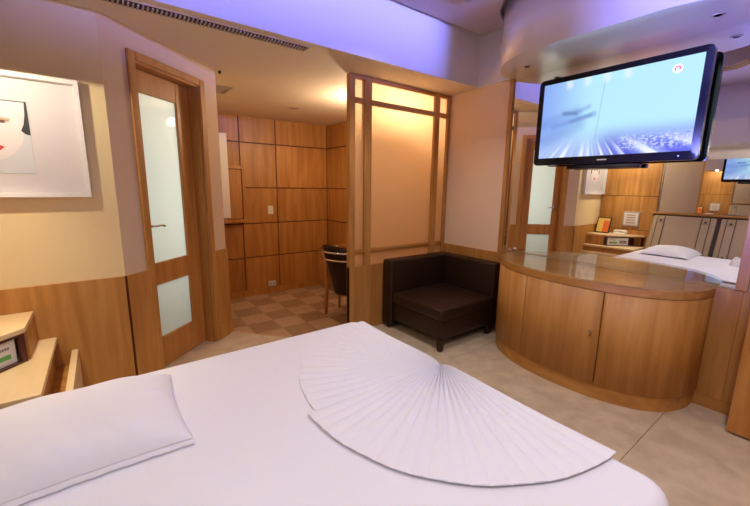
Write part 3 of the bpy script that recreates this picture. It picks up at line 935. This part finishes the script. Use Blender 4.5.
# wrapped toiletries lying on the sheet
pk = thing('toiletry_packet', 'small white paper packet standing on the bed sheet', 'packet', (0.13, 0.76, ZB))
pc_, pa, pb = Vector((0.125, 0.755, ZB)), Vector((0.80, -0.60, 0)), Vector((0.60, 0.80, 0))
vs, fs = [], []
prof = [(1.0, 0.042, 0.0), (1.02, 0.040, 0.012), (0.98, 0.030, 0.05), (0.92, 0.014, 0.085), (0.86, 0.004, 0.103), (0.80, 0.002, 0.108)]
for wdt, dep, hh in prof:
    for a_, b_ in ((-1, -1), (-0.3, -1.15), (0.35, -1), (1, -0.8), (1, 0.8), (0.3, 1.1), (-0.35, 1), (-1, 0.9)):
        vs.append(pc_ + pa * (a_ * 0.052 * wdt) + pb * (b_ * dep) + AZ * (hh * (1 - 0.10 * abs(a_) * (hh > 0.06))))
for r_ in range(len(prof) - 1):
    for k in range(8):
        fs.append((r_ * 8 + k, r_ * 8 + (k + 1) % 8, r_ * 8 + 8 + (k + 1) % 8, r_ * 8 + 8 + k))
fs += [tuple(range(7, -1, -1)), tuple(range(len(vs) - 8, len(vs)))]
MB().add(vs, fs).build('packet_body', 'linen', pk, bevel=0.003)
MB().obox(pc_ + AZ * 0.03, pa, pb, AZ, -0.03, 0.03, -0.044, -0.040, -0.012, 0.012).build('seal', 'mat_board', pk)

# ------------------------------------------------------------------ bedside unit in the corner by the picture
ns = thing('bedside_unit', 'built-in bedside unit with pale stepped shelves, lamplight in their colour, in the corner under the picture', 'nightstand', (-0.48, 2.2, 0))
B(XR + 0.016, -0.268, 1.86, YP - 0.014, 0.435, 0.463).build('lower_shelf', 'lit_oak', ns, bevel=0.003)
B(XR + 0.016, -0.29, 1.87, YP - 0.014, 0.0, 0.433).build('base_box', 'oak', ns)
B(-0.288, -0.214, 1.88, YP - 0.014, 0.26, 0.285).build('magazine_tray', 'oak', ns)
B(-0.214, -0.185, 1.86, YP - 0.014, 0.0, 0.372).build('front_board', 'lit_oak', ns, bevel=0.002)
c1, c2 = (-0.344, 2.262), (-0.70, 1.885)
up_poly = [(XR + 0.016, YP - 0.014), (-0.344, YP - 0.014), c1, c2, (XR + 0.016, 1.885)]
MB().prism(up_poly, 0.605, 0.628).build('upper_shelf', 'lit_oak', ns, bevel=0.002)
B(-0.360, -0.345, 2.29, YP - 0.014, 0.463, 0.605).build('end_panel', 'oak', ns)
df_ = Vector((c2[0] - c1[0], c2[1] - c1[1], 0))
FL = df_.length
df_.normalize()
dn = Vector((df_.y, -df_.x, 0))                   # pointing back into the corner
if dn.x > 0: dn = -dn
o1 = Vector((c1[0], c1[1], 0))
fr_ = MB()
fr_.obox(o1, df_, dn, AZ, 0.004, 0.026, 0.004, 0.022, 0.464, 0.604)
fr_.obox(o1, df_, dn, AZ, FL - 0.03, FL - 0.004, 0.004, 0.022, 0.464, 0.604)
fr_.obox(o1, df_, dn, AZ, 0.026, FL - 0.03, 0.004, 0.022, 0.464, 0.474)
fr_.obox(o1, df_, dn, AZ, 0.026, FL - 0.03, 0.004, 0.022, 0.592, 0.604)
fr_.build('niche_frame', 'maroon', ns)
MB().obox(o1, df_, dn, AZ, 0.01, FL - 0.01, 0.12, 0.13, 0.464, 0.604).build('niche_back', 'maroon', ns)
rd = thing('radio', 'white radio with a green display inside the maroon niche of the bedside unit', 'radio', tuple(o1 + df_ * 0.18 + dn * 0.06 + AZ * 0.464))
MB().obox(o1, df_, dn, AZ, 0.032, 0.32, 0.024, 0.11, 0.464, 0.586).build('radio_body', 'plastic_white', rd, bevel=0.003)
MB().obox(o1, df_, dn, AZ, 0.058, 0.17, 0.0225, 0.026, 0.500, 0.522).build('display', 'green_lcd', rd)
MB().obox(o1, df_, dn, AZ, 0.20, 0.30, 0.0225, 0.026, 0.50, 0.545).build('speaker_grille', 'ink', rd)
for k in range(8):
    MB().obox(o1, df_, dn, AZ, 0.06 + k * 0.011, 0.068 + k * 0.011, 0.0225, 0.026, 0.545, 0.557).build('mark', 'ink', rd)

# things on top of the unit (seen in the mirror)
cf = thing('picture_card', 'small black framed card printed orange and yellow, leaning on top of the bedside unit', 'picture frame', (-0.60, 2.42, 0.628))
la = Vector((0.96, 0, 0.28))
lz = Vector((-0.28, 0, 0.96))
oo = Vector((-0.56, 2.42, 0.628))
MB().obox(oo, la, (0, 1, 0), lz, -0.012, 0.0, -0.10, 0.10, 0.003, 0.25).build('frame', 'black_matt', cf)
MB().obox(oo, la, (0, 1, 0), lz, 0.0, 0.002, -0.085, 0.085, 0.018, 0.235).build('print', 'yellow_print', cf)
MB().obox(oo, la, (0, 1, 0), lz, 0.002, 0.003, -0.085, 0.0, 0.018, 0.20).build('print_patch', 'orange_print', cf)
ph = thing('telephone', 'small white telephone lying on the top shelf of the bedside unit', 'telephone', (-0.60, 2.18, 0.628))
MB().box(-0.66, -0.54, 2.10, 2.25, 0.628, 0.655).build('phone_base', 'plastic_white', ph, bevel=0.008, seg=3)
MB().tube([(-0.60, 2.09, 0.668), (-0.60, 2.11, 0.680), (-0.60, 2.17, 0.685), (-0.60, 2.24, 0.680), (-0.60, 2.26, 0.668)], [0.016, 0.018, 0.012, 0.018, 0.016], 10).build('handset', 'plastic_white', ph, smooth=True)
wp = thing('control_panel', 'cream control panel on the wood wall above the bedside unit', 'wall panel', (XR + 0.02, 2.1, 0.76))
B(XR + 0.0145, XR + 0.03, 1.99, 2.21, 0.75, 0.975).build('plate', 'vent_metal', wp, bevel=0.004)
B(XR + 0.03, XR + 0.034, 2.01, 2.19, 0.77, 0.955).build('face', 'plastic_white', wp)
for k in range(4):
    B(XR + 0.034, XR + 0.037, 2.04, 2.16, 0.80 + k * 0.038, 0.815 + k * 0.038).build('button', 'vent_metal', wp)

# ------------------------------------------------------------------ framed picture
pc = thing('framed_portrait', 'white framed portrait print with red lips and black hair on the cream wall', 'picture', (-0.38, YP - 0.02, 1.22))
PX0, PX1, PZ0, PZ1 = -0.735, -0.038, 1.222, 1.812
def fbox(x0, x1, z0, z1, y0, y1, name, mm, parent):
    return B(x0, x1, y0, y1, z0, z1).build(name, mm, parent, bevel=0.0015)
fw_ = 0.022
fbox(PX0, PX1, PZ1 - fw_, PZ1, YP - 0.05, YP - 0.001, 'frame_bar', 'white', pc)
fbox(PX0, PX1, PZ0, PZ0 + fw_, YP - 0.05, YP - 0.001, 'frame_bar', 'white', pc)
fbox(PX0, PX0 + fw_, PZ0 + fw_, PZ1 - fw_, YP - 0.05, YP - 0.001, 'frame_bar', 'white', pc)
fbox(PX1 - fw_, PX1, PZ0 + fw_, PZ1 - fw_, YP - 0.05, YP - 0.001, 'frame_bar', 'white', pc)
fbox(PX0 + fw_, PX1 - fw_, PZ0 + fw_, PZ1 - fw_, YP - 0.012, YP - 0.002, 'mat_board', 'mat_board', pc)
pr = fbox(-0.53, -0.25, 1.338, 1.683, YP - 0.014, YP - 0.0125, 'print', 'print', pc)
def flat(poly, y, name, mm, parent=pr):
    """flat printed shape on the sheet: polygon of (x, z)"""
    n = len(poly)
    return MB().add([(x, y, z) for x, z in poly] + [(x, y - 0.0006, z) for x, z in poly],
                    [tuple(range(n)), tuple(range(2 * n - 1, n - 1, -1))] + [(i, n + i, n + (i + 1) % n, (i + 1) % n) for i in range(n)]).build(name, mm, parent)
yp = YP - 0.0142
def ell(cx, cz, rx, rz, n=28, a0=0, a1=360):
    return [(cx + rx * math.cos(R(a0 + (a1 - a0) * k / n)), cz + rz * math.sin(R(a0 + (a1 - a0) * k / n))) for k in range(n)]
flat(ell(-0.40, 1.535, 0.125, 0.135), yp, 'face_shape', 'skin_print')
flat([(-0.258, 1.683), (-0.25, 1.683), (-0.25, 1.525), (-0.268, 1.530), (-0.282, 1.545), (-0.270, 1.575), (-0.262, 1.62)], yp - 0.0007, 'hair_shape', 'hair_print')
flat([(-0.53, 1.683), (-0.522, 1.683), (-0.518, 1.62), (-0.51, 1.575), (-0.498, 1.545), (-0.512, 1.530), (-0.53, 1.525)], yp - 0.0007, 'hair_shape', 'hair_print')
flat([(-0.53, 1.683), (-0.53, 1.679), (-0.25, 1.679), (-0.25, 1.683)], yp - 0.0007, 'hair_shape', 'hair_print')
for sx in (-1, 1):
    cx = -0.393 + sx * 0.048
    flat([(cx - 0.03, 1.596), (cx - sx * 0.01, 1.604), (cx + 0.03, 1.598), (cx + 0.026, 1.588), (cx - 0.026, 1.588)], yp - 0.0007, 'eye_shadow', 'tan_print')
    flat([(cx - 0.026, 1.580), (cx, 1.588), (cx + 0.026, 1.583), (cx, 1.574)], yp - 0.0014, 'eye', 'mat_board')
    flat([(cx - 0.008, 1.576), (cx - 0.011, 1.582), (cx - 0.006, 1.588), (cx + 0.006, 1.588), (cx + 0.011, 1.582), (cx + 0.008, 1.576)], yp - 0.0021, 'iris', 'eye_print')
    flat([(cx - 0.028, 1.581), (cx, 1.591), (cx + 0.030, 1.585), (cx, 1.587)], yp - 0.0021, 'lash', 'eye_print')
flat([(-0.413, 1.462), (-0.396, 1.474), (-0.383, 1.470), (-0.370, 1.474), (-0.350, 1.464), (-0.366, 1.447), (-0.383, 1.440), (-0.400, 1.447)], yp - 0.0007, 'lips', 'lips_print')

# ------------------------------------------------------------------ ceiling vents and lamps
sv = thing('slot_vent', 'long dark slot air vent in the low ceiling along the tray edge', 'air vent', (0.35, 2.365, ZC))
B(-0.42, 1.185, 2.325, 2.395, ZC - 0.004, ZC - 0.001).build('slot', 'vent_dark', sv)
B(-0.44, 1.20, 2.312, 2.325, ZC - 0.003, ZC).build('flange', 'hall_ceil', sv)
B(-0.44, 1.20, 2.395, 2.408, ZC - 0.003, ZC).build('flange', 'hall_ceil', sv)
m = MB()
k = -0.41
while k < 1.17:
    m.box(k, k + 0.008, 2.33, 2.39, ZC - 0.012, ZC - 0.004)
    k += 0.021
fins = m.build('vent_fins', 'vent_metal', sv)
fins['kind'] = 'stuff'
def grille(name, label, x0, x1, y0, y1, z):
    g = thing(name, label, 'air vent', ((x0 + x1) / 2, (y0 + y1) / 2, z))
    B(x0, x1, y0, y1, z - 0.003, z - 0.001).build('backing', 'vent_dark', g)
    for a in ((x0, x1, y0, y0 + 0.02), (x0, x1, y1 - 0.02, y1), (x0, x0 + 0.02, y0 + 0.02, y1 - 0.02), (x1 - 0.02, x1, y0 + 0.02, y1 - 0.02)):
        B(*a, z - 0.01, z).build('frame_bar', 'vent_metal', g)
    n = int((y1 - y0 - 0.04) / 0.026)
    for i in range(n):
        yy = y0 + 0.026 + i * 0.026
        B(x0 + 0.02, x1 - 0.02, yy, yy + 0.013, z - 0.008, z - 0.003).build('slat', 'vent_metal', g)
    return g
grille('ceiling_grille', 'square grey air grille in the low hall ceiling by the glazed door', 0.90, 1.08, 3.68, 3.96, ZC)
grille('ceiling_grille', 'small square grille in the raised tray ceiling', 1.98, 2.225, 1.66, 1.905, ZT)
tag(MB().lathe((0.855, 3.235, ZC), [(0.0, -0.022), (0.010, -0.018), (0.012, -0.008), (0.012, 0.0)], 14).build('ceiling_hook', 'black_matt'), 'small black ceiling knob at the corner of the angled door wall', 'knob')
for (cx, cy), where in zip(CEIL_FILLS, ('in front of the wardrobe', 'nearest the corner armchair', 'above the head of the bed', 'over the open floor beside the bed')):
    g = thing('tray_fill_fitting', 'added round fill downlight in the raised tray ceiling ' + where, 'ceiling light', (cx, cy, ZT), 'added fill downlights in the tray ceiling')
    MB().lathe((cx, cy, ZT), [(0.035, -0.006), (0.05, -0.006), (0.052, 0.0), (0.035, 0.0)], 20).build('ring', 'steel', g)
    MB().lathe((cx, cy, ZT), [(0.0, -0.003), (0.034, -0.003), (0.034, 0.0)], 16).build('lens', 'lamp_on', g)
for yy, where in ((2.14, 'above the bedside unit'), (0.50, 'above the middle of the headboard mirror'), (-0.25, 'past the end of the headboard')):
    g = thing('headboard_downlight', 'lit halogen downlight in the rear bulkhead ' + where, 'ceiling light', (-0.385, yy, 1.85), 'downlights over the headboard')
    MB().lathe((-0.385, yy, 1.85), [(0.03, -0.004), (0.042, -0.004), (0.044, 0.0), (0.03, 0.0)], 20).build('ring', 'steel', g)
    MB().lathe((-0.385, yy, 1.85), [(0.0, -0.002), (0.029, -0.002), (0.029, 0.0)], 16).build('lens', 'lamp_on', g)
# octagonal bronze mirror with gold frame on the ceiling over the bed
cmr = thing('ceiling_mirror', 'octagonal bronze ceiling mirror in a gold frame above the bed', 'mirror', (0.75, 1.30, ZT))
octo = lambda r: [(0.75 + r / math.cos(R(22.5)) * math.cos(R(22.5 + 45 * k)), 1.30 + r / math.cos(R(22.5)) * math.sin(R(22.5 + 45 * k))) for k in range(8)]
MB().prism(octo(0.54), ZT - 0.008, ZT - 0.001).build('mirror_glass', 'bronze_mirror', cmr)
ou, inn = octo(0.62), octo(0.535)
for k in range(8):
    MB().prism([ou[k], ou[(k + 1) % 8], inn[(k + 1) % 8], inn[k]], ZT - 0.02, ZT).build('frame_bar', 'gold', cmr)

# ------------------------------------------------------------------ the hall
wc = thing('wall_cabinet', 'small framed wood cabinet fixed to the panelled hall wall', 'cabinet', (1.40, 5.02, 0.79))
B(1.26, 1.56, 4.98, 5.063, 0.80, 1.54).build('body', 'hall_oak', wc, bevel=0.003)
for a in ((1.26, 1.56, 1.50, 1.54), (1.26, 1.56, 0.80, 0.84), (1.26, 1.30, 0.84, 1.50), (1.52, 1.56, 0.84, 1.50)):
    B(a[0], a[1], 4.968, 4.980, a[2], a[3]).build('door_frame', 'oak', wc)
for a in ((1.30, 1.52, 1.49, 1.50), (1.30, 1.52, 0.84, 0.85), (1.30, 1.31, 0.85, 1.49), (1.51, 1.52, 0.85, 1.49)):
    B(a[0], a[1], 4.974, 4.980, a[2], a[3]).build('door_groove', 'seam', wc)
wb = thing('white_wall_box', 'white wall box at the left end of the hall', 'wall box', (1.14, 4.7, 0.9))
MB().prism([(1.11, 4.55), (1.235, 4.55), (1.30, 4.86), (1.16, 4.86)], 0.90, 1.88).build('box_body', 'white', wb, bevel=0.004)
MB().prism([(1.12, 4.545), (1.225, 4.545), (1.225, 4.549), (1.12, 4.549)], 0.95, 1.83).build('box_door', 'white', wb)
sw = thing('light_switch', 'cream light switch plate on the panelled hall wall', 'switch', (1.92, 5.06, 0.90))
B(1.885, 1.96, 5.055, 5.0635, 0.89, 1.005).build('plate', 'plastic_white', sw, bevel=0.002)
B(1.91, 1.935, 5.050, 5.055, 0.925, 0.97).build('rocker', 'plastic_white', sw)
so = thing('wall_socket', 'white double socket low on the panelled hall wall', 'socket', (1.90, 5.06, -0.16))
B(1.85, 1.96, 5.050, 5.0635, -0.165, -0.09).build('plate', 'plastic_white', so, bevel=0.002)
for xx in (1.88, 1.93):
    MB().lathe((xx, 5.050, -0.128), [(0.012, 0.0), (0.012, -0.003)], 12, 'Y').build('outlet', 'ink', so)

sconce = thing('bowl_lamp', 'opal bowl ceiling lamp glowing behind the partition', 'ceiling light', (2.22, 3.12, 1.865))
MB().lathe((2.22, 3.12, 1.86), [(0.02, 0.0), (0.07, 0.015), (0.105, 0.045), (0.115, 0.07), (0.109, 0.07), (0.098, 0.048), (0.065, 0.022), (0.02, 0.008)], 28).build('shade', 'sconce', sconce, smooth=True)
MB().tube([(2.22, 3.12, 1.865), (2.22, 3.12, ZC)], 0.006, 8).build('stem', 'steel', sconce)
MB().lathe((2.22, 3.12, ZC - 0.015), [(0.045, 0.015), (0.045, 0.005), (0.03, 0.0)], 20).build('canopy', 'steel', sconce)
hd_ = thing('hall_fill_fitting', 'added round fill downlight in the low hall ceiling', 'ceiling light', (1.9, 4.15, ZC))
MB().lathe((1.9, 4.15, ZC), [(0.04, -0.006), (0.055, -0.006), (0.057, 0.0), (0.04, 0.0)], 20).build('ring', 'steel', hd_)
MB().lathe((1.9, 4.15, ZC), [(0.0, -0.003), (0.039, -0.003), (0.039, 0.0)], 16).build('lens', 'lamp_on', hd_)

# desk along the hall wall and the barrel chair drawn up to it
dk = thing('hall_desk', 'wooden wall desk in the hall behind the partition', 'desk', (2.6, 3.6, ZH))
B(2.66, XM - 0.026, 2.85, 4.45, ZH + 0.715, ZH + 0.745).build('desk_top', 'hall_oak', dk, bevel=0.004)
for yy in (2.86, 4.41):
    B(2.68, XM - 0.026, yy, yy + 0.03, ZH, ZH + 0.715).build('side_panel', 'hall_oak', dk)
B(2.80, 2.82, 2.89, 4.41, ZH + 0.35, ZH + 0.715).build('modesty_panel', 'hall_oak', dk)
CX, CYC, CB = 2.34, 3.62, 192                      # centre of the seat and bearing of the back, degrees
ch = thing('barrel_chair', 'dark leather barrel chair with chrome rails and splayed wood legs in the hall', 'chair', (CX, CYC, ZH))
def polar(r, a, z): return (CX + r * math.cos(R(a)), CYC + r * math.sin(R(a)), ZH + z)
MB().lathe((CX, CYC, ZH + 0.36), [(0.0, 0.0), (0.19, 0.0), (0.215, 0.02), (0.22, 0.045), (0.205, 0.07), (0.0, 0.08)], 28).build('seat', 'leather', ch, smooth=True)
vs, fs = [], []
na, nz_ = 14, 8
for lay in (0, 1):
    for i in range(na + 1):
        e = 2 * i / na - 1
        for k in range(nz_ + 1):
            z = k / nz_
            r_ = 0.205 + 0.145 * z - 0.026 * lay - 0.02 * e * e
            vs.append(polar(r_, CB + 44 * e * (0.75 + 0.25 * z), 0.30 + z * (0.61 - 0.06 * e * e)))
K = nz_ + 1
N_ = (na + 1) * K
ix = lambda s, i, k: s * N_ + i * K + k
for i in range(na):
    for k in range(nz_):
        fs.append((ix(0, i, k), ix(0, i + 1, k), ix(0, i + 1, k + 1), ix(0, i, k + 1)))
        fs.append((ix(1, i, k), ix(1, i, k + 1), ix(1, i + 1, k + 1), ix(1, i + 1, k)))
    fs += [(ix(0, i, 0), ix(1, i, 0), ix(1, i + 1, 0), ix(0, i + 1, 0)), (ix(0, i, nz_), ix(0, i + 1, nz_), ix(1, i + 1, nz_), ix(1, i, nz_))]
for k in range(nz_):
    fs += [(ix(0, 0, k), ix(0, 0, k + 1), ix(1, 0, k + 1), ix(1, 0, k)), (ix(0, na, k), ix(1, na, k), ix(1, na, k + 1), ix(0, na, k + 1))]
MB().add(vs, fs).build('backrest', 'leather', ch, smooth=True)
for zz, r_ in ((0.81, 0.365), (0.72, 0.345)):
    pts = []
    for k in range(29):
        e = 2 * k / 28 - 1
        pts.append(polar(r_ - 0.06 * abs(e) ** 3, CB + 112 * e, zz + 0.02 * (1 - e * e)))
    MB().tube(pts, 0.012, 8).build('chrome_rail', 'chrome', ch, smooth=True)
for a, r0, r1_, top in ((CB - 108, 0.31, 0.30, 0.80), (CB + 108, 0.31, 0.30, 0.80), (CB - 50, 0.30, 0.325, 0.79), (CB + 50, 0.30, 0.325, 0.79)):
    MB().tube([polar(r0, a, 0.0), polar((r0 + r1_) / 2 - 0.03, a, 0.36), polar(r1_, a, top)], [0.018, 0.026, 0.016], 8).build('leg', 'hall_oak', ch, smooth=True)
